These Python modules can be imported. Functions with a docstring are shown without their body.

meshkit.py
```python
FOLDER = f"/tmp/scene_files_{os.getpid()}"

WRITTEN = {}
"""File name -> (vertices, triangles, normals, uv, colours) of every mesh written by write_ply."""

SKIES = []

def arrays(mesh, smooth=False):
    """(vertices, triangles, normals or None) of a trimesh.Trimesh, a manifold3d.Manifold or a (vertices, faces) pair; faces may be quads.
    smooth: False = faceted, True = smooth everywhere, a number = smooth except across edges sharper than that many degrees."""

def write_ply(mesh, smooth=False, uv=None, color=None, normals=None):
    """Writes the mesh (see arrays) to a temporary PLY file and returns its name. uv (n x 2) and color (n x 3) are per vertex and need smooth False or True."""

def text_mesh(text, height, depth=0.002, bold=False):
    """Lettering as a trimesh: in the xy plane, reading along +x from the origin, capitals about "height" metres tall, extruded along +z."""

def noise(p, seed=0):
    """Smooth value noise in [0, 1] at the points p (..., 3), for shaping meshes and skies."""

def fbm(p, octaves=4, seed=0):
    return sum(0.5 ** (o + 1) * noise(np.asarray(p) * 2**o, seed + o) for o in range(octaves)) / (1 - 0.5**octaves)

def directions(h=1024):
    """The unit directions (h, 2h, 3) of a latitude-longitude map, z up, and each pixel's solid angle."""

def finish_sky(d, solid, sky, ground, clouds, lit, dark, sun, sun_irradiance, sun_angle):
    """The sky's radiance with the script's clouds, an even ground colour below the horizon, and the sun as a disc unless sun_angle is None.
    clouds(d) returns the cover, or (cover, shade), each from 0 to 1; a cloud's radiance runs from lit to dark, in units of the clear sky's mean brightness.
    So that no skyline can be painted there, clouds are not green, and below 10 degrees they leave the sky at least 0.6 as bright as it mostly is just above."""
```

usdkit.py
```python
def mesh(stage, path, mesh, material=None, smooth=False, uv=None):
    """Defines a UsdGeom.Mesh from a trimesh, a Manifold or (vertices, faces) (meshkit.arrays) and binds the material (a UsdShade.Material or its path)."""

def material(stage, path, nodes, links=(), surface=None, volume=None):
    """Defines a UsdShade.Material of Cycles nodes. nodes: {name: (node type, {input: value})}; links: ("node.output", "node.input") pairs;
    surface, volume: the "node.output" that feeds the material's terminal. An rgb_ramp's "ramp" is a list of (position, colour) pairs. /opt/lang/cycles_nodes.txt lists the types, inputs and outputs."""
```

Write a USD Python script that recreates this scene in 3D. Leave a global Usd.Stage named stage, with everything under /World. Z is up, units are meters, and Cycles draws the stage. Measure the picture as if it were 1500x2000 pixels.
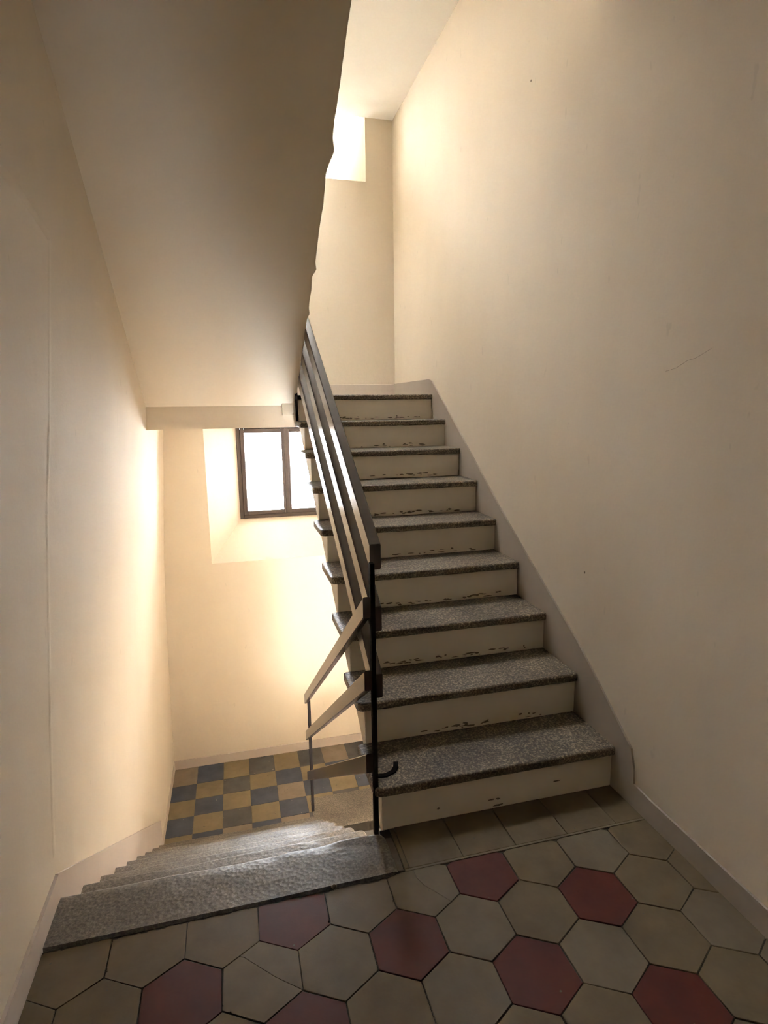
import math
import numpy as np, trimesh, manifold3d as m3, usdkit, meshkit
from scipy.interpolate import PchipInterpolator
from shapely.geometry import Polygon, box as sbox, LineString
from shapely.ops import split as ssplit
from pxr import Usd, UsdGeom, UsdLux, UsdShade, Gf, Sdf

stage = Usd.Stage.CreateInMemory()
UsdGeom.SetStageUpAxis(stage, UsdGeom.Tokens.z)
UsdGeom.SetStageMetersPerUnit(stage, 1.0)
UsdGeom.Xform.Define(stage, '/World')
UsdGeom.Scope.Define(stage, '/World/Looks')
rng = np.random.default_rng(7)

# ------------------------------------------------------------------ camera, light, exposure
EXPOSURE = 2.35
cam = UsdGeom.Camera.Define(stage, '/World/camera')
RT, UP, BK = [0.96738777, -0.25293142, -0.01365987], [0.05641898, 0.16258542, 0.98508014], [-0.24693682, -0.95372516, 0.17155328]
cam.AddTransformOp().Set(Gf.Matrix4d(*RT, 0, *UP, 0, *BK, 0, -0.2166, -1.75328, 1.45734, 1))
cam.CreateHorizontalApertureAttr(36.0)
cam.CreateVerticalApertureAttr(48.0)
cam.CreateFocalLengthAttr(36.0 * 1132.996 / 1500)
cam.CreateClippingRangeAttr(Gf.Vec2f(0.02, 200))
cam.CreateExposureAttr(EXPOSURE)

dome = UsdLux.DomeLight.Define(stage, '/World/sky')
dome.CreateColorAttr(Gf.Vec3f(0.93, 0.975, 1.05))
dome.CreateIntensityAttr(4.2)


# ------------------------------------------------------------------ helpers
MATS = {}


def mat(name, nodes, links, surface='p.BSDF'):
    MATS[name] = usdkit.material(stage, '/World/Looks/' + name, nodes, links, surface=surface)
    return MATS[name]


def tagp(prim, label=None, cat=None, group=None, kind=None):
    for k, v in (('label', label), ('category', cat), ('group', group), ('kind', kind)):
        if v:
            prim.SetCustomDataByKey(k, v)
    return prim


def free(parent, name):
    base = (parent or '/World') + '/' + name
    p, n = base, 0
    while stage.GetPrimAtPath(p):
        n += 1
        p = f'{base}_{n:03d}'
    return p


def put(name, mesh, m, parent=None, smooth=False, label=None, kind=None):
    """one Mesh prim under parent (a path) or under /World"""
    path = free(parent, name)
    g = usdkit.mesh(stage, path, mesh, MATS[m], smooth=smooth)
    tagp(g.GetPrim(), label=label, kind=kind)
    return path


def thing(name, label=None, cat=None, group=None, kind=None, loc=None):
    path = free(None, name)
    x = UsdGeom.Xform.Define(stage, path)
    tagp(x.GetPrim(), label, cat, group, kind)
    return path


def arr(m):
    v, f, _ = meshkit.arrays(m)
    return trimesh.Trimesh(v, f, process=False)


def bx(x0, x1, y0, y1, z0, z1, b=0.0):
    if b:
        return arr(m3.Manifold.hull_points(np.array([[x, y, z] for x in (x0, x1) for y in (y0 + b, y1 - b) for z in (z0 + b, z1 - b)] +
                                                    [[x, y, z] for x in (x0 + b, x1 - b) for y in (y0, y1) for z in (z0 + b, z1 - b)] +
                                                    [[x, y, z] for x in (x0 + b, x1 - b) for y in (y0 + b, y1 - b) for z in (z0, z1)])))
    m = trimesh.creation.box((x1 - x0, y1 - y0, z1 - z0))
    m.apply_translation(((x0 + x1) / 2, (y0 + y1) / 2, (z0 + z1) / 2))
    return m


def prism_x(poly_yz, x0, x1):
    """polygon in the yz plane extruded along x"""
    m = trimesh.creation.extrude_polygon(Polygon(poly_yz), x1 - x0, engine='earcut')
    v = m.vertices
    return trimesh.Trimesh(np.c_[x0 + v[:, 2], v[:, 0], v[:, 1]], m.faces, process=False)


def hull(pts):
    return arr(m3.Manifold.hull_points(np.array(pts, float)))


def join(*ms):
    return trimesh.util.concatenate(ms)


def slab(x0, x1, y0, y1, zt, th, front=-1, r=0.012, worn=0.0015, seed=0, corner0=0.03, corner1=0.0, nx=48, dip=0.0):
    """stone tread: front edge (at y0 if front<0, else at y1) rounded over and worn; the x0 / x1 end of the front rounded in plan"""
    D = y1 - y0
    prof = []                                           # (depth behind the front edge, z), closed, starting bottom back
    prof += [(D, -th), (D * 0.5, -th), (0.008, -th)]
    for a in np.linspace(-90, -180, 4)[1:]:
        prof.append((0.008 + 0.008 * math.cos(math.radians(a)), -th + 0.008 + 0.008 * math.sin(math.radians(a))))
    for a in np.linspace(180, 90, 6):
        prof.append((r + r * math.cos(math.radians(a)), -r + r * math.sin(math.radians(a))))
    for t in np.linspace(0, 1, 14)[1:]:
        prof.append((r + (D - r) * t, 0.0))
    prof = np.array(prof)
    n = len(prof)
    xs = np.r_[x0, x0 + 0.004, x0 + 0.012, x0 + 0.022, np.linspace(x0 + 0.04, x1 - 0.04, nx), x1 - 0.022, x1 - 0.012, x1 - 0.004, x1]
    V = []
    for x in xs:
        p = prof.copy()
        back = 0.0
        for c, dx in ((corner0, x - x0), (corner1, x1 - x)):
            if c and dx < c:
                back = max(back, c - math.sqrt(max(c * c - (c - dx) ** 2, 0)))
        p[:, 0] = back + p[:, 0] * (D - back) / D
        e = min(x - x0 if corner0 else 9, x1 - x if corner1 else 9)
        if e < 0.012:
            q = 0.012 - e
            p[:, 1] = np.where(p[:, 1] > -0.02, p[:, 1] - q * q / 0.012 * 0.5, p[:, 1])
        y = y0 + p[:, 0] if front < 0 else y1 - p[:, 0]
        V.append(np.c_[np.full(n, x), y, zt + p[:, 1]])
    V = np.array(V)
    P = V.reshape(-1, 3)
    d = (meshkit.fbm(P * [9, 22, 22] + seed * 3.1, 4, seed) - 0.5) * 2
    nearfront = np.tile(np.clip(1 - prof[:, 0] / 0.05, 0, 1), len(xs))
    P[:, 2] -= np.maximum(d, -0.2) * worn * (0.35 + 1.5 * nearfront)
    P[:, 1] -= front * d * worn * 1.4 * nearfront
    if dip:
        P[:, 2] -= dip * np.exp(-((P[:, 0] - (x0 + x1) / 2) / (0.28 * (x1 - x0))) ** 2) * (0.4 + 0.6 * nearfront)
    F = []
    for i in range(len(xs) - 1):
        for j in range(n):
            a, b = i * n + j, i * n + (j + 1) % n
            F += [(a, b, b + n), (a, b + n, a + n)]
    for i, flip in ((0, True), (len(xs) - 1, False)):
        c = len(P)
        P = np.vstack([P, P[i * n:(i + 1) * n].mean(0)])
        for j in range(n):
            a, b = i * n + j, i * n + (j + 1) % n
            F.append((c, b, a) if flip else (c, a, b))
    m = trimesh.Trimesh(P, F, process=False)
    if m.volume < 0:
        m.invert()
    return m


def tile_prism(poly, zt, th, bevel=0.0012, tilt=(0, 0)):
    """floor tile with the outline of poly, a small chamfer round its face"""
    out = []
    for g in getattr(poly, 'geoms', [poly]):
        if g.is_empty or g.area < 2e-5:
            continue
        inner = g.buffer(-bevel, join_style=2)
        if g.convex_hull.area < g.area * 1.002 and inner.geom_type == 'Polygon':
            a, b = np.array(g.exterior.coords)[:-1], np.array(inner.exterior.coords)[:-1]
            m = hull(np.vstack([np.c_[a, np.full(len(a), zt - th)], np.c_[a, np.full(len(a), zt - bevel)], np.c_[b, np.full(len(b), zt)]]))
        else:
            m = trimesh.creation.extrude_polygon(g, th, engine='earcut')
            m.apply_translation((0, 0, zt - th))
        v = np.array(m.vertices)
        c = np.array(g.centroid.coords[0])
        v[:, 2] += (v[:, 0] - c[0]) * tilt[0] + (v[:, 1] - c[1]) * tilt[1]
        out.append(trimesh.Trimesh(v, m.faces, process=False))
    return join(*out) if out else None


# ------------------------------------------------------------------ materials
def plaster(name, col, dark, stain=0.25, bump=0.35, rough=0.85, specks=True, scale=1.0):
    nodes = {
        'g': ('geometry', {}),
        'mv': ('mapping', {'scale': (1, 1, 0.45)}),
        'n1': ('noise_texture', {'scale': 1.6 * scale, 'detail': 6.0, 'roughness': 0.6}),
        'n2': ('noise_texture', {'scale': 34.0, 'detail': 5.0, 'roughness': 0.65}),
        'n3': ('noise_texture', {'scale': 5.0 * scale, 'detail': 4.0, 'roughness': 0.5}),
        'n4': ('noise_texture', {'scale': 23.0, 'detail': 2.0, 'roughness': 0.5}),
        'r1': ('rgb_ramp', {'ramp': [(0.40, (0, 0, 0)), (0.72, (1, 1, 1))]}),
        'r4': ('rgb_ramp', {'ramp': [(0.725, (0, 0, 0)), (0.755, (1, 1, 1))]}),
        'f1': ('math', {'math_type': 'multiply', 'value2': stain}),
        'f4': ('math', {'math_type': 'multiply', 'value2': 0.12 if specks else 0.0}),
        'm1': ('mix', {'color1': col, 'color2': dark}),
        'm2': ('mix', {'color2': tuple(c * 0.45 for c in dark)}),
        'b2': ('bump', {'strength': bump, 'distance': 0.0018}),
        'b3': ('bump', {'strength': bump, 'distance': 0.010}),
        'p': ('principled_bsdf', {'roughness': rough, 'specular_ior_level': 0.25}),
    }
    links = [('g.position', 'mv.vector'), ('mv.vector', 'n1.vector'), ('g.position', 'n2.vector'), ('mv.vector', 'n3.vector'), ('mv.vector', 'n4.vector'),
             ('n1.fac', 'r1.fac'), ('r1.color', 'f1.value1'), ('f1.value', 'm1.fac'), ('n4.fac', 'r4.fac'), ('r4.color', 'f4.value1'), ('f4.value', 'm2.fac'),
             ('m1.color', 'm2.color1'), ('m2.color', 'p.base_color'), ('n3.fac', 'b3.height'), ('b3.normal', 'b2.normal'), ('n2.fac', 'b2.height'), ('b2.normal', 'p.normal')]
    return mat(name, nodes, links)


def stone(name, lo, mid, hi, scale=170.0, rough=0.55, bump=0.5, dirt=0.5, spec=0.5, relief=0.008):
    nodes = {
        'g': ('geometry', {}),
        'n1': ('noise_texture', {'scale': scale, 'detail': 3.0, 'roughness': 0.7}),
        'v': ('voronoi_texture', {'scale': scale * 0.55}),
        'n2': ('noise_texture', {'scale': 4.0, 'detail': 5.0, 'roughness': 0.6}),
        'r1': ('rgb_ramp', {'ramp': [(0.30, lo), (0.50, mid), (0.68, hi)]}),
        'r2': ('rgb_ramp', {'ramp': [(0.35, (1, 1, 1)), (0.7, (1 - dirt,) * 3)]}),
        'm': ('mix', {'mix_type': 'multiply', 'fac': 1.0}),
        'b': ('bump', {'strength': bump, 'distance': 0.003}),
        'b2': ('bump', {'strength': bump, 'distance': relief}),
        'n3': ('noise_texture', {'scale': 28.0, 'detail': 4.0, 'roughness': 0.6}),
        'p': ('principled_bsdf', {'roughness': rough, 'specular_ior_level': spec}),
    }
    links = [('g.position', 'n1.vector'), ('g.position', 'v.vector'), ('g.position', 'n2.vector'), ('g.position', 'n3.vector'), ('n1.fac', 'r1.fac'), ('n2.fac', 'r2.fac'),
             ('r1.color', 'm.color1'), ('r2.color', 'm.color2'), ('m.color', 'p.base_color'), ('n3.fac', 'b2.height'), ('b2.normal', 'b.normal'), ('v.distance', 'b.height'), ('b.normal', 'p.normal')]
    return mat(name, nodes, links)


def tile_mat(name, col, col2, rough=0.38, dirt=(0.10, 0.085, 0.06)):
    nodes = {
        'g': ('geometry', {}),
        'n1': ('noise_texture', {'scale': 7.0, 'detail': 6.0, 'roughness': 0.65}),
        'n2': ('noise_texture', {'scale': 60.0, 'detail': 4.0, 'roughness': 0.7}),
        'n3': ('noise_texture', {'scale': 42.0, 'detail': 1.0}),
        'r1': ('rgb_ramp', {'ramp': [(0.3, (0, 0, 0)), (0.7, (1, 1, 1))]}),
        'r3': ('rgb_ramp', {'ramp': [(0.76, (0, 0, 0)), (0.79, (1, 1, 1))]}),
        'm1': ('mix', {'color1': col, 'color2': col2}),
        'm3': ('mix', {'color2': dirt}),
        'rr': ('map_range', {'from_min': 0.3, 'from_max': 0.7, 'to_min': rough - 0.02, 'to_max': rough + 0.18}),
        'b': ('bump', {'strength': 0.12, 'distance': 0.003}),
        'p': ('principled_bsdf', {'specular_ior_level': 0.28}),
    }
    links = [('g.position', 'n1.vector'), ('g.position', 'n2.vector'), ('g.position', 'n3.vector'), ('n1.fac', 'r1.fac'), ('r1.color', 'm1.fac'), ('n3.fac', 'r3.fac'), ('r3.color', 'm3.fac'),
             ('m1.color', 'm3.color1'), ('m3.color', 'p.base_color'), ('n1.fac', 'rr.value'), ('rr.result', 'p.roughness'), ('n2.fac', 'b.height'), ('b.normal', 'p.normal')]
    return mat(name, nodes, links)


def plain(name, col, rough=0.5, bump=0.0, metallic=0.0, var=0.0, spec=0.5):
    nodes = {'g': ('geometry', {}), 'n': ('noise_texture', {'scale': 40.0, 'detail': 4.0}),
             'm': ('mix', {'color1': col, 'color2': tuple(c * (1 - var) for c in col)}),
             'b': ('bump', {'strength': bump, 'distance': 0.003}),
             'p': ('principled_bsdf', {'roughness': rough, 'metallic': metallic, 'specular_ior_level': spec})}
    links = [('g.position', 'n.vector'), ('n.fac', 'm.fac'), ('m.color', 'p.base_color'), ('n.fac', 'b.height'), ('b.normal', 'p.normal')]
    return mat(name, nodes, links)


plaster('wall_plaster', (0.69, 0.592, 0.462), (0.585, 0.495, 0.378), stain=0.38)
plaster('ceiling_plaster', (0.68, 0.588, 0.465), (0.62, 0.53, 0.41), stain=0.15, bump=0.15, specks=False)
plaster('ceiling_white', (0.90, 0.865, 0.805), (0.86, 0.82, 0.755), stain=0.15, bump=0.15, specks=False)
plaster('skirting_paint', (0.56, 0.47, 0.39), (0.44, 0.36, 0.29), stain=0.6, bump=0.3, specks=False)
plaster('grey_skirting_paint', (0.40, 0.335, 0.27), (0.30, 0.25, 0.20), stain=0.6, bump=0.3, specks=False)
plaster('riser_paint', (0.82, 0.735, 0.62), (0.70, 0.62, 0.51), stain=0.6, bump=0.25, specks=False, rough=0.6)
stone('tread_stone', (0.05, 0.037, 0.024), (0.135, 0.103, 0.068), (0.46, 0.37, 0.25), scale=120, rough=0.5, bump=0.45)
stone('worn_stone', (0.075, 0.062, 0.046), (0.155, 0.129, 0.097), (0.26, 0.22, 0.168), scale=130, rough=0.42, bump=0.25, dirt=0.45, relief=0.0025)
tile_mat('cream_tile', (0.150, 0.110, 0.060), (0.106, 0.078, 0.042))
tile_mat('pale_tile', (0.160, 0.126, 0.080), (0.12, 0.093, 0.057))
tile_mat('white_tile', (0.62, 0.57, 0.48), (0.54, 0.49, 0.40))
tile_mat('red_tile', (0.092, 0.018, 0.011), (0.066, 0.013, 0.008))
tile_mat('ochre_tile', (0.235, 0.185, 0.105), (0.175, 0.135, 0.078), rough=0.45)
tile_mat('buff_tile', (0.25, 0.20, 0.145), (0.185, 0.145, 0.10), rough=0.45)
tile_mat('blue_tile', (0.070, 0.080, 0.105), (0.050, 0.056, 0.070), rough=0.45, dirt=(0.3, 0.28, 0.25))
tile_mat('slate_tile', (0.095, 0.093, 0.088), (0.065, 0.063, 0.058), rough=0.45, dirt=(0.3, 0.28, 0.25))
plain('grout', (0.055, 0.045, 0.032), 0.95, 0.6, var=0.5)
plain('black_scuff', (0.17, 0.135, 0.10), 0.9)
plain('mortar', (0.16, 0.13, 0.10), 0.95, 0.8, var=0.4)
plain('rail_paint', (0.058, 0.039, 0.035), 0.17, 0.03, var=0.3, spec=0.65)
plain('iron', (0.014, 0.011, 0.010), 0.85, 0.1, spec=0.06)
plain('window_wood', (0.075, 0.052, 0.040), 0.5, 0.1, var=0.3)
plain('crack_line', (0.22, 0.18, 0.13), 0.95)
mat('window_glass', {'f': ('fresnel', {'IOR': 1.45}), 't': ('transparent_bsdf', {'color': (0.97, 0.98, 0.98)}), 'gl': ('glossy_bsdf', {'roughness': 0.02, 'color': (1, 1, 1)}), 'x': ('mix_closure', {})},
    [('f.fac', 'x.fac'), ('t.BSDF', 'x.closure1'), ('gl.BSDF', 'x.closure2')], surface='x.closure')

# ------------------------------------------------------------------ dimensions
XR = 1.15            # right wall
XS = 0.20            # line where the two flights meet
YF = 3.094           # far wall
YB = -2.40           # wall behind the camera
ZL = -1.553          # lower half landing
ZU = 1.567           # upper half landing
XLz = PchipInterpolator([-3.3, -1.6, 0.0, 1.2, 1.45, 2.0, 2.6, 5.2], [-0.862, -0.850, -0.812, -0.738, -0.722, -0.702, -0.685, -0.66])   # the old left wall leans in


def XL(z):
    return XLz(z)


soffit_z = lambda y: 1.507 + 0.58 * (2.134 - y)
up_nose = [(0.0, 0.172), (0.266, 0.352), (0.534, 0.528), (0.806, 0.702), (1.076, 0.873), (1.338, 1.055), (1.601, 1.226), (1.858, 1.398), (2.118, ZU)]
dn_y = [0.010] + [0.010 + 0.2445 * k for k in range(1, 9)]
dn_z = [-0.1725 * k for k in range(9)]

# ------------------------------------------------------------------ walls
zz = np.r_[np.linspace(-3.3, 5.2, 69)]
V, F = [], []
ys = np.linspace(YB - 0.2, YF + 0.3, 24)
for y in ys:
    for z in zz:
        V.append((float(XL(z)), y, z))
nz = len(zz)
for i in range(len(ys) - 1):
    for j in range(nz - 1):
        a = i * nz + j
        F += [(a, a + nz, a + nz + 1), (a, a + nz + 1, a + 1)]
face = trimesh.Trimesh(V, F, process=False)
face.invert() if face.face_normals[:, 0].mean() < 0 else None
WL = thing('wall_left', 'cream plastered wall on the left, leaning in above the descending stairs', 'wall', kind='structure')
put('plaster_face', face, 'wall_plaster', WL, smooth=True)
put('masonry', bx(-1.25, -0.90, YB - 0.2, YF + 0.3, -3.3, 5.2), 'wall_plaster', WL)


def left_wall_bead(pts, w, t):
    """rounded bead of plaster that follows points (y, z) on the leaning left wall"""
    ms = []
    for (y0, z0), (y1, z1) in zip(pts[:-1], pts[1:]):
        n = 10
        yy, zzz = np.linspace(y0, y1, n), np.linspace(z0, z1, n)
        d = np.array([y1 - y0, z1 - z0]); d /= np.linalg.norm(d); q = np.array([-d[1], d[0]])
        vv, ff = [], []
        prof = [(-1, 0), (-0.5, 0.7), (0, 1), (0.5, 0.7), (1, 0)]
        for y, z in zip(yy, zzz):
            for s, h in prof:
                a, b = y + q[0] * s * w / 2, z + q[1] * s * w / 2
                vv.append((float(XL(b)) - 0.002 + h * t, a, b))
        for i in range(n - 1):
            for j in range(4):
                a = i * 5 + j
                ff += [(a, a + 1, a + 6), (a, a + 6, a + 5)]
        m = trimesh.Trimesh(vv, ff, process=False)
        if m.face_normals[:, 0].mean() < 0:
            m.invert()
        ms.append(m)
    return join(*ms)


put('plaster_ridge', left_wall_bead([(0.26, 1.975), (0.21, 1.80), (0.07, 1.18), (0.0, 0.15)], 0.05, 0.0035), 'wall_plaster', WL, smooth=40,
    label='raised plaster ridge of a filled-in doorway, upright side')
put('plaster_ridge', left_wall_bead([(-1.6, 2.05), (-0.3, 2.03), (0.02, 2.02), (0.26, 1.975)], 0.05, 0.004), 'wall_plaster', WL, smooth=40,
    label='raised plaster ridge of a filled-in doorway, top side')

WR = thing('wall_right', 'tall cream plastered wall on the right beside the ascending stairs', 'wall', kind='structure')
put('plaster_face', bx(XR, XR + 0.35, YB - 0.2, YF + 0.62, -3.3, 5.2), 'wall_plaster', WR)
cp = np.array([(-0.124, 1.571), (-0.17, 1.578), (-0.215, 1.597), (-0.25, 1.602), (-0.307, 1.624)])
cr = []
for (a, b), w in zip(zip(cp[:-1], cp[1:]), (0.002, 0.0024, 0.002, 0.0014)):
    cr.append(hull([(XR + 0.002, *(a + (0, w))), (XR + 0.002, *(a - (0, w))), (XR + 0.002, *(b + (0, w * 0.6))), (XR + 0.002, *(b - (0, w * 0.6))),
                    (XR - 0.0006, *a), (XR - 0.0006, *b)]))
put('crack', join(*cr), 'crack_line', WR, label='hairline crack slanting across the plaster')


def pit(y, z, r, seed):
    a = np.linspace(0, 2 * np.pi, 9)[:-1]
    g = np.random.default_rng(seed)
    rr = r * g.uniform(0.6, 1.3, 8)
    return hull([(XR + 0.002, y + q * math.cos(t), z + q * math.sin(t)) for q, t in zip(rr, a)] + [(XR - 0.0008, y + 0.6 * q * math.cos(t), z + 0.6 * q * math.sin(t)) for q, t in zip(rr, a)])


put('nail_hole', pit(0.263, 0.795, 0.007, 1), 'crack_line', WR, label='dark chipped nail hole low on the wall')
put('nail_hole', pit(0.833, 2.883, 0.008, 2), 'crack_line', WR, label='small chip high on the wall')

# far wall with a splayed window niche at each half landing
NX = 0.255
wall = m3.Manifold.cube((2.6, 0.60, 8.5)).translate((-1.2, YF, -3.3))


def niche(xa, xb, za, zb, xc, xd, zc, zd, yb):
    return m3.Manifold.hull_points(np.array([(x, YF - 0.01, z) for x in (xa, xb) for z in (za, zb)] + [(x, yb, z) for x in (xc, xd) for z in (zc, zd)]))


def hole(x0, x1, z0, z1):
    return m3.Manifold.cube((x1 - x0, 1.0, z1 - z0)).translate((x0, YF + 0.3, z0))


wall = wall - niche(-0.437, 0.947, 0.232, 1.358, -0.175, 0.685, 0.505, 1.345, 3.645)
wall = wall - hole(-0.175, 0.685, 0.505, 1.345)
wall = wall - niche(-0.42, 0.932, 3.245, 4.85, -0.15, 0.66, 3.46, 4.72, 3.645)
wall = wall - hole(-0.15, 0.66, 3.46, 4.72)
WF = thing('wall_far', 'cream plastered end wall with splayed window niches at both half landings', 'wall', kind='structure')
put('plaster_face', arr(wall), 'wall_plaster', WF)
WB = put('wall_back', bx(-1.2, 1.5, YB - 0.3, YB, -3.3, 5.2), 'wall_plaster', kind='structure')
tagp(stage.GetPrimAtPath(WB), 'plain cream plastered wall closing the landing behind the viewpoint', 'wall')

# ceilings
CE = thing('ceiling', 'white flat ceiling over the top of the ascending stairs', 'ceiling', kind='structure')
put('ceiling_slab', bx(0.50, XR, 0.31, YF, 3.712, 5.0), 'ceiling_white', CE)
put('roof_slab', arr(m3.Manifold.cube((2.7, YF + 0.9 - YB, 0.2)).translate((-1.2, YB - 0.3, 5.0)) - m3.Manifold.cube((1.12, 1.00, 1.0)).translate((-0.64, 2.05, 4.5))), 'ceiling_white', CE)
put('landing_slab', bx(-0.83, XR, YB, 0.31, 2.883, 3.13), 'ceiling_plaster', CE)

# ------------------------------------------------------------------ windows
def window(n, x0, x1, z0, z1, y, label, cat='window'):
    W = thing(f'window_{n}', label, cat, kind='structure')
    f = 0.034
    put('window_frame', join(bx(x0, x0 + f, y - 0.03, y + 0.03, z0, z1, 0.003), bx(x1 - f, x1, y - 0.03, y + 0.03, z0, z1, 0.003),
                             bx(x0 + f, x1 - f, y - 0.03, y + 0.03, z0, z0 + f, 0.003), bx(x0 + f, x1 - f, y - 0.03, y + 0.03, z1 - f, z1, 0.003)), 'window_wood', W)
    xm = (x0 + x1) / 2
    s = 0.036
    for a, b in ((x0 + f, xm), (xm, x1 - f)):
        p = put('sash', join(bx(a, a + s, y - 0.042, y + 0.005, z0 + f, z1 - f, 0.003), bx(b - s, b, y - 0.042, y + 0.005, z0 + f, z1 - f, 0.003),
                             bx(a + s, b - s, y - 0.042, y + 0.005, z0 + f, z0 + f + s, 0.003), bx(a + s, b - s, y - 0.042, y + 0.005, z1 - f - s, z1 - f, 0.003)), 'window_wood', W)
        put('pane', bx(a + s - 0.004, b - s + 0.004, y - 0.018, y - 0.014, z0 + f + s - 0.004, z1 - f - s + 0.004), 'window_glass', p)
    put('astragal', bx(xm - 0.016, xm + 0.016, y - 0.052, y - 0.042, z0 + f, z1 - f, 0.004), 'window_wood', W)
    return W


window(1, -0.179, 0.689, 0.501, 1.350, 3.66, 'dark brown two-leaf casement window above the lower landing, blown out by daylight')
window(2, -0.154, 0.664, 3.456, 4.724, 3.66, 'brown casement window high over the upper landing, hidden by the soffit')

W3 = thing('window_3', 'skylight in the roof above the top flight, out of view', 'skylight', kind='structure')
X0, X1, Y0, Y1 = -0.64, 0.48, 2.05, 3.05
put('window_frame', join(bx(X0, X0 + 0.05, Y0, Y1, 5.10, 5.16), bx(X1 - 0.05, X1, Y0, Y1, 5.10, 5.16), bx(X0 + 0.05, X1 - 0.05, Y0, Y0 + 0.05, 5.10, 5.16), bx(X0 + 0.05, X1 - 0.05, Y1 - 0.05, Y1, 5.10, 5.16),
                         bx(-0.095, -0.065, Y0 + 0.05, Y1 - 0.05, 5.10, 5.16)), 'window_wood', W3)
for xa, xb_ in ((X0 + 0.05, -0.095), (-0.065, X1 - 0.05)):
    put('pane', bx(xa - 0.002, xb_ + 0.002, Y0 + 0.048, Y1 - 0.048, 5.128, 5.132), 'window_glass', W3)

# ------------------------------------------------------------------ our landing: floor of hexagonal tiles
FL = thing('floor', 'landing floor of cream and red hexagonal cement tiles', 'floor', kind='structure')
HX, HY, HS, HA = -0.0201, -0.3105, 0.11547, 0.0023
jag = lambda t, k: 0.004 * (meshkit.fbm(np.c_[t * 30, t * 0 + k, t * 0], 3, 3) - 0.5) * 2
tx = np.linspace(-0.80, 0.185, 140)
near_edge = np.c_[tx, -0.193 + jag(tx, 1.3) - 0.004 * (meshkit.noise(np.c_[tx * 60, tx * 0, tx * 0], 5) > 0.72)]
land = Polygon(list(near_edge) + [(0.23, -0.1835), (XR - 0.002, -0.1835), (XR - 0.002, YB + 0.005), (-0.805, YB + 0.005)])
put('screed', join(bx(-0.83, XR, YB, -0.186, -0.20, -0.0045), bx(0.21, XR, -0.19, 0.022, -0.20, -0.0045)), 'grout', FL)
NT = []


hrng = np.random.default_rng(21)


def hexpoly(u, v, shrink=0.0015):
    a = np.radians(np.arange(6) * 60 + 30)
    r = HS - shrink * 2 / math.sqrt(3)
    p = np.c_[u * HS * math.sqrt(3) / 2 + r * np.cos(a), v * HS + r * np.sin(a)] + hrng.normal(0, 0.0006, (6, 2))
    c, s = math.cos(HA), math.sin(HA)
    return Polygon(np.c_[HX + c * p[:, 0] - s * p[:, 1], HY + s * p[:, 0] + c * p[:, 1]])


for j in range(-2, 14):
    v = 0.5 - 1.5 * j
    for u in range(-14, 18):
        if (u + j) % 2 == 0:
            continue
        g = hexpoly(u, v).intersection(land)
        if g.is_empty or g.area < 4e-4:
            continue
        for _ in range(hrng.integers(0, 4)):                  # little chips out of the edge
            q = g.exterior.interpolate(hrng.uniform(0, 1), normalized=True)
            g = g.difference(q.buffer(hrng.uniform(0.0012, 0.0034), 4))
            g = max(getattr(g, 'geoms', [g]), key=lambda w: w.area)
        row = round((v - 0.5) / -1.5)
        red = (u - 5) % 6 == 0 if row % 2 == 0 else (u - 2) % 6 == 0
        red = red and -5 < u < 10
        m = 'red_tile' if red else ('pale_tile' if rng.random() < 0.4 else 'cream_tile')
        NT.append((u, v, g, m))
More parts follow.
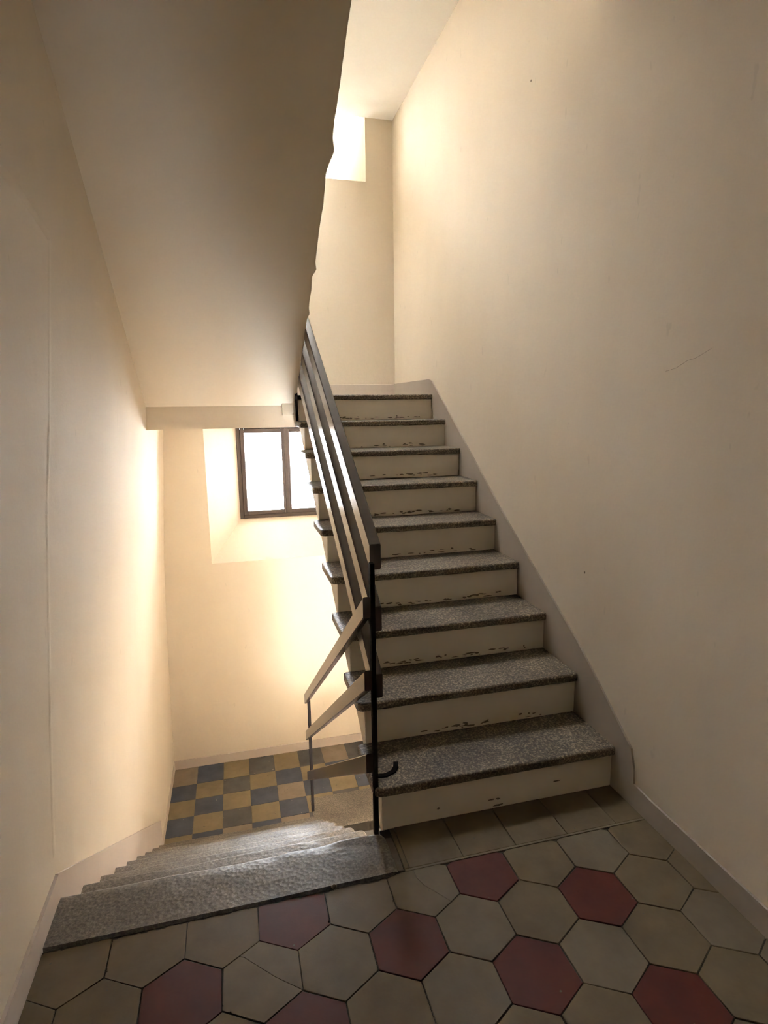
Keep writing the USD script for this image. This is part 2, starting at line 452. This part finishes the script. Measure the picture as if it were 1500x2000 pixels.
# two old tiles are cracked right through
CUT = {(-2, -1.0): LineString([(-0.36, -0.30), (-0.262, -0.352), (-0.185, -0.43), (-0.10, -0.50)]),
       (2 + 1, 0.5): LineString([(0.268, -0.15), (0.272, -0.215), (0.285, -0.25), (0.312, -0.285), (0.345, -0.33)])}
for u, v, g, m in NT:
    pieces = [g]
    if (u, v) in CUT and g.intersects(CUT[(u, v)]):
        cut = CUT[(u, v)]
        pieces = [p for p in getattr(g.difference(cut.buffer(0.0008)), 'geoms', [g])]
    t = rng.normal(0, 0.0035, 2)
    dz = rng.uniform(-0.0008, 0.0006)
    for p in pieces:
        q = tile_prism(p, dz, 0.012, tilt=t)
        if q is not None:
            put('hexagon_tile', q, m, FL)
# border of small square tiles at the foot of the first riser
xb = [0.245, 0.262, 0.447, 0.640, 0.835, 1.030, XR - 0.004]
for a, b in zip(xb[:-1], xb[1:]):
    p = sbox(a + 0.0008, -0.172, b - 0.0008, 0.020)
    put('border_tile', tile_prism(p, rng.uniform(-0.0006, 0.0006), 0.012, tilt=rng.normal(0, 0.003, 2)), 'cream_tile', FL)
put('edge_strip', bx(0.245, XR - 0.004, -0.1825, -0.1735, -0.012, 0.0012, 0.001), 'pale_tile', FL, label='thin pale strip along the border tiles')
g = np.random.default_rng(5)
put('mortar_fill', hull([(x + g.normal(0, 0.003), y + g.normal(0, 0.003), z) for x in (0.212, 0.24) for y in (-0.172, -0.02) for z in (-0.03, 0.0)] + [(0.205, -0.15, -0.002), (0.243, -0.09, 0.001)]), 'mortar', FL,
    label='dark crumbled mortar at the end of the top step')
put('pebble', arr(m3.Manifold.hull_points(np.array([0.012, -0.186, 0.004]) + rng.normal(0, 1, (40, 3)) / 1.0 * [0.007, 0.0045, 0.0035] * 0.9)), 'pale_tile', FL, smooth=True,
    label='loose chip of mortar in the gap by the top step')

# ------------------------------------------------------------------ ascending staircase (right)
SA = thing('staircase', 'ascending flight of nine dark granite steps with painted risers beside right wall', 'staircase')
body = [(0.024, 0.0)]
for k in range(8):
    y, z = up_nose[k]
    yn = up_nose[k + 1][0]
    body += [(y + 0.024, z - 0.014), (yn + 0.024, z - 0.014)]
body += [(2.142, ZU - 0.014), (2.142, 1.36)]
low = [(2.13, 0.656 * 2.13 - 0.055), (0.10, 0.656 * 0.10 - 0.055), (0.06, -0.02), (0.024, -0.02)]
bodyp = Polygon(body + low).buffer(0)
m = trimesh.creation.extrude_polygon(bodyp, XR - 0.222, engine='earcut')
v = m.vertices
put('flight_body', trimesh.Trimesh(np.c_[0.222 + v[:, 2], v[:, 0], v[:, 1]], m.faces, process=False), 'wall_plaster', SA)
for k in range(9):
    y, z = up_nose[k]
    zp = up_nose[k - 1][1] if k else 0.0
    back = up_nose[k + 1][0] + 0.023 if k < 8 else 2.42
    put('tread', slab(0.192, XR - 0.004, y, back, z, 0.034, -1, r=0.010, worn=0.0022, seed=k + 1, corner0=0.028), 'tread_stone', SA, smooth=40)
    put('riser', bx(0.223, XR - 0.001, y + 0.019, y + 0.030, zp + 0.0005, z - 0.033, 0.001), 'riser_paint', SA)
    # scuffed paint along the foot of the riser: flakes of bare dark ground
    fl = []
    gg = np.random.default_rng(50 + k)
    for _ in range(gg.integers(16, 30) if k else 5):
        cx, w, h = gg.uniform(0.34, 1.06), gg.uniform(0.004, 0.026), gg.uniform(0.0016, 0.0055)
        cz = zp + gg.uniform(0.004, 0.02 if k else 0.06) + h
        a = np.linspace(0, 2 * np.pi, 10)[:-1]
        rr = gg.uniform(0.5, 1.2, 9)
        fl.append(hull([(cx + w * q * math.cos(t), y + 0.0205, cz + h * q * math.sin(t)) for q, t in zip(rr, a)] + [(cx + w * q * math.cos(t), y + 0.0184, cz + h * q * math.sin(t)) for q, t in zip(rr * 0.9, a)]))
    put('paint_flake', join(*fl), 'black_scuff', SA, label='dark flaked patches along the foot of the riser', kind='stuff')
# iron strap that anchors the post, lying on the first tread
strap = [(0.205, 0.075), (0.250, 0.070), (0.280, 0.083), (0.296, 0.108), (0.303, 0.132)]
sm = []
for (xa, ya), (xb_, yb_) in zip(strap[:-1], strap[1:]):
    d = np.array([xb_ - xa, yb_ - ya]); d = d / np.linalg.norm(d) * 0.004; q = np.array([-d[1], d[0]]) * 2.2
    sm.append(hull([(xa - d[0] + s * q[0], ya - d[1] + s * q[1], z) for s in (-1, 1) for z in (0.168, 0.177)] + [(xb_ + d[0] + s * q[0], yb_ + d[1] + s * q[1], z) for s in (-1, 1) for z in (0.168, 0.177)]))
put('iron_strap', join(*sm), 'iron', SA, label='curved flat iron strap on the lowest tread')

# ------------------------------------------------------------------ descending staircase (left)
SD = thing('staircase', 'descending flight of worn pale grey stone steps along the left wall', 'staircase')
put('tread', slab(float(XL(0)) + 0.006, 0.222, -0.180, dn_y[0], 0.006, 0.11, 1, r=0.016, worn=0.004, seed=30, corner0=0.0, corner1=0.035, dip=0.006, nx=64), 'worn_stone', SD, smooth=40,
    label='broad rough granite slab at the head of the descending stairs')
for k in range(1, 9):
    put('tread', slab(float(XL(dn_z[k])) - 0.02, 0.207, dn_y[k - 1] - 0.03, dn_y[k], dn_z[k], 0.034, 1, r=0.010, worn=0.003, seed=40 + k, corner0=0.0, corner1=0.022, dip=0.004), 'worn_stone', SD, smooth=40)
body = [(dn_y[0] - 0.15, -0.09)]
for k in range(9):
    zn = dn_z[k + 1] if k < 8 else ZL
    body += [(dn_y[k] - 0.022, dn_z[k] - 0.014 if k else -0.09), (dn_y[k] - 0.022, zn - 0.014)]
body = body[:-1] + [(dn_y[8] - 0.022, ZL - 0.01), (dn_y[8] - 0.06, ZL - 0.045), (0.0, -0.2555), (dn_y[0] - 0.15, -0.2555)]
bp = Polygon(body).buffer(0)
m = trimesh.creation.extrude_polygon(bp, 0.178 + 0.80, engine='earcut')
v = m.vertices
put('flight_body', trimesh.Trimesh(np.c_[-0.80 + v[:, 2], v[:, 0], v[:, 1]], m.faces, process=False), 'skirting_paint', SD)

# ------------------------------------------------------------------ flight overhead (its soffit fills the upper left)
SO = thing('staircase', 'cream plastered underside of the flight overhead, with chipped free edge', 'staircase')
nY = 200
yy = np.linspace(2.142, -0.25, nY)
xx = np.r_[np.linspace(-0.80, 0.17, 12), 0.19, 0.197, XS]
V = []
for i, y in enumerate(yy):
    e = 0.003 * (meshkit.fbm(np.array([[y * 14, 0.3, 0]]), 3, 9)[0] - 0.5) * 2
    for yl, a, w in ((0.575, 0.013, 0.030), (1.096, 0.010, 0.022), (1.369, 0.008, 0.02), (0.665, -0.006, 0.035), (1.15, -0.005, 0.03)):
        e += a * math.exp(-((y - yl) / w) ** 2)
    for x in xx:
        und = 0.006 * (meshkit.fbm(np.array([[x * 3, y * 2, 1.0]]), 3, 4)[0] - 0.5)
        zc = soffit_z(y) + und + (0.004 if x > 0.195 else 0)
        V.append((x + (e if x > 0.185 else 0), y, zc))
for x, dz in ((XS, 0.05), (XS, 0.30), (-0.80, 0.30)):
    for y in yy:
        V.append((x, y, soffit_z(y) + dz))
nx = len(xx)
F = []
for i in range(nY - 1):
    for j in range(nx - 1):
        a = i * nx + j
        F += [(a, a + 1, a + nx + 1), (a, a + nx + 1, a + nx)]
    o = nY * nx
    a, b, c, d = i * nx + nx - 1, o + i, o + nY + i, o + 2 * nY + i
    an = (i + 1) * nx + nx - 1
    for p, q, r, s in ((a, b, b + 1, an), (b, c, c + 1, b + 1), (c, d, d + 1, c + 1)):
        F += [(p, q, r), (p, r, s)]
m = trimesh.Trimesh(V, F, process=False)
if m.face_normals[0][2] > 0:
    m.invert()
put('soffit', m, 'ceiling_plaster', SO, smooth=35)
for k in range(9):                                        # its own steps, seen only from the landing above
    y = 2.118 - 0.2445 * k
    z = ZU + 0.173 * (k + 1)
    put('tread', slab(-0.74, 0.20, y - 0.30, y, z, 0.036, 1, r=0.010, worn=0.0015, seed=70 + k, corner0=0, corner1=0.02, nx=12), 'tread_stone', SO, smooth=40)
    put('riser', bx(-0.74, 0.185, y - 0.034, y - 0.022, z - 0.173, z - 0.036), 'riser_paint', SO)

# upper half landing: slab, edge beam
UL = thing('floor', 'underside and edge of the upper half-landing slab above the window', 'floor', kind='structure')
put('landing_slab', join(bx(-0.83, 0.223, 2.142, YF, 1.360, ZU - 0.012), bx(0.222, XR, 2.15, YF, 1.360, ZU - 0.034)), 'wall_plaster', UL)
put('plaster_block', bx(0.112, 0.225, 2.118, 2.16, 1.438, 1.515, 0.002), 'wall_plaster', UL, label='small plaster block at the corner under the flight')
for i in range(5):
    for j in range(9):
        a, b = -0.74 + 0.2125 * j, 2.42 + 0.135 * i
        if b < YF - 0.02:
            put('floor_tile', tile_prism(sbox(a, b, min(a + 0.211, XR), min(b + 0.134, YF)), ZU, 0.03), 'white_tile', UL)
put('floor_tile', tile_prism(sbox(-0.73, 2.143, 0.19, 2.419), ZU, 0.03), 'white_tile', UL)

# ------------------------------------------------------------------ lower half landing with checkered tiles, and the flight that goes on down
LL = thing('floor', 'lower half-landing floor of blue and ochre checkered square tiles', 'floor', kind='structure')
put('screed', bx(-0.90, XR, dn_y[8] - 0.03, YF, ZL - 0.20, ZL - 0.006), 'grout', LL)
PX, PY = 0.2128, 0.2000
x0, y0 = -0.868, 3.040
EDGE = 2.150
for i in range(0, 7):
    for j in range(0, 10):
        a, b = x0 + PX * j, y0 - PY * (i + 1)
        y1 = y0 - PY * i if i else YF
        p = sbox(max(a, -0.85), b, min(a + PX, XR), y1)
        p = p.intersection(sbox(-0.9, dn_y[8] - 0.02, 0.222, YF).union(sbox(0.22, 2.40, XR, YF)))
        if p.is_empty or p.area < 1e-3:
            continue
        c = math.cos(0.012)
        m = ('ochre_tile' if rng.random() < 0.6 else 'buff_tile') if (i + j) % 2 == 0 else ('blue_tile' if rng.random() < 0.6 else 'slate_tile')
        put('floor_tile', tile_prism(p.buffer(-0.0006, join_style=2), ZL + rng.uniform(-0.0007, 0.0007), 0.012, tilt=rng.normal(0, 0.004, 2)), m, LL)
SN = thing('staircase', 'lowest flight going on down, only its grey stone head slab showing behind the railing', 'staircase')
for k in range(5):
    yb = 2.399 if k == 0 else 2.03 - 0.265 * (k - 1) + 0.02
    ya = 2.03 - 0.265 * k
    put('tread', slab(0.224, XR - 0.004, ya, yb, ZL + 0.002 - 0.173 * k, 0.05 if k == 0 else 0.036, -1, r=0.012, worn=0.002, seed=90 + k, corner0=0.0, nx=20), 'worn_stone', SN, smooth=40)
    put('riser', bx(0.224, XR - 0.002, ya + 0.024, ya + 0.06, ZL - 0.173 * (k + 1), ZL - 0.03 - 0.173 * k), 'riser_paint', SN)
put('side_wall', prism_x([(2.0, ZL - 0.02), (1.98, ZL - 0.02), (0.10, -0.30), (0.10, -3.3), (2.0, -3.3)], 0.178, 0.222), 'wall_plaster', SN)

# ------------------------------------------------------------------ skirting
def left_band(y0, y1, zt, zb, t, n=40):
    V, F = [], []
    for y in np.linspace(y0, y1, n):
        a, b = zt(y), zb(y)
        V += [(float(XL(a)) - 0.01, y, a), (float(XL(a)) + t, y, a), (float(XL((a + b) / 2)) + t, y, (a + b) / 2), (float(XL(b)) + t, y, b)]
    for i in range(n - 1):
        for j in range(3):
            p = i * 4 + j
            F += [(p, p + 1, p + 5), (p, p + 5, p + 4)]
    F += [(0, 1, 2), (0, 2, 3), (n * 4 - 4, n * 4 - 2, n * 4 - 3), (n * 4 - 4, n * 4 - 1, n * 4 - 2)]
    m = trimesh.Trimesh(V, F, process=False)
    if m.face_normals[:, 0].mean() < 0:
        m.invert()
    return m


BL = thing('baseboard_left', 'greyish pink painted skirting along the left wall, sloping down with the stairs', 'skirting', kind='structure')
put('skirting', left_band(YB, -0.004, lambda y: 0.086, lambda y: -0.02, 0.010, 8), 'skirting_paint', BL, smooth=30)
put('skirting', left_band(-0.004, 2.117, lambda y: 0.086 - 0.6605 * y, lambda y: 0.086 - 0.6605 * y - 0.42, 0.008), 'skirting_paint', BL, smooth=30)
put('skirting', left_band(2.117, YF, lambda y: ZL + 0.075, lambda y: ZL - 0.02, 0.006, 8), 'skirting_paint', BL, smooth=30)
BR = thing('baseboard_right', 'greyish painted skirting along the right wall, climbing with the steps', 'skirting', kind='structure')
top = [(-2.40, 0.082), (-0.66, 0.083), (-0.20, 0.086), (-0.112, 0.092), (-0.106, 0.150), (-0.086, 0.218), (0.096, 0.356), (0.283, 0.490), (0.688, 0.728), (1.028, 0.935), (1.50, 1.245), (1.881, 1.494), (2.144, 1.661), (2.20, 1.672), (YF, 1.682)]
bot = [(YF, ZU - 0.02), (2.2, ZU - 0.02), (1.9, 1.2), (0.3, 0.12), (0.05, -0.02), (-2.40, -0.02)]
m = prism_x(top + bot, XR - 0.008, XR + 0.01)
put('skirting', m, 'grey_skirting_paint', BR)
BF = thing('baseboard_far', 'greyish pink skirting at the foot of the end wall', 'skirting', kind='structure')
put('skirting', bx(-0.85, XR, YF - 0.010, YF + 0.01, ZL - 0.02, ZL + 0.078, 0.002), 'skirting_paint', BF)
put('skirting', bx(-0.75, XR, YF - 0.010, YF + 0.01, ZU - 0.02, ZU + 0.112, 0.002), 'skirting_paint', BF)

# ------------------------------------------------------------------ railings
def plank(x0, x1, y0, z0, y1, z1, h, b=0.004):
    """sloping board; (y, z) is the top edge at each end, ends cut plumb"""
    return hull([(x, y + sy * b * 0, z - dz) for (y, z, sy) in ((y0, z0, 1), (y1, z1, -1)) for x, dz in
                 ((x0, b), (x0, h - b), (x1, b), (x1, h - b), (x0 + b, 0), (x1 - b, 0), (x0 + b, h), (x1 - b, h))])


RU = thing('stair_railing', 'dark iron and wood railing of three planks climbing beside the ascending steps', 'railing')
put('post', bx(0.192, 0.208, 0.016, 0.040, -0.02, 0.972, 0.002), 'iron', RU, label='black flat iron newel post standing at the head of the stairs')
SL = 0.6045
for z0, h in ((1.003, 0.078), (0.790, 0.088), (0.550, 0.105)):
    put('rail', plank(0.197, 0.235, 0.041, z0 + SL * 0.045, 2.115, z0 + SL * 2.119, 0.086), 'rail_paint', RU, smooth=25)
put('post', bx(0.188, 0.204, 2.02, 2.045, 1.40, 2.42, 0.002), 'iron', RU)
put('bracket', join(bx(0.190, 0.232, 1.90, 1.925, 1.535, 1.560, 0.002), bx(0.188, 0.200, 1.90, 2.045, 1.535, 1.560, 0.002)), 'iron', RU)
for z in (0.960, 0.747, 0.505):
    c = trimesh.creation.icosphere(2, 0.006); c.apply_scale((0.6, 1, 1)); c.apply_translation((0.235, 0.060, z + 0.03))
    put('bolt', c, 'iron', RU, smooth=True)
RD = thing('stair_railing', 'brown painted railing of three planks dropping down beside the descending steps', 'railing')
put('post', bx(0.184, 0.203, 1.945, 1.968, -1.33, -0.47, 0.002), 'iron', RD, label='thin black iron post at the foot of the stairs')
for z0, z1 in ((0.862, -0.452), (0.607, -0.725), (0.304, -1.036)):
    put('rail', plank(0.166, 0.191, 0.016, z0, 1.985, z1, 0.072), 'rail_paint', RD, smooth=25)
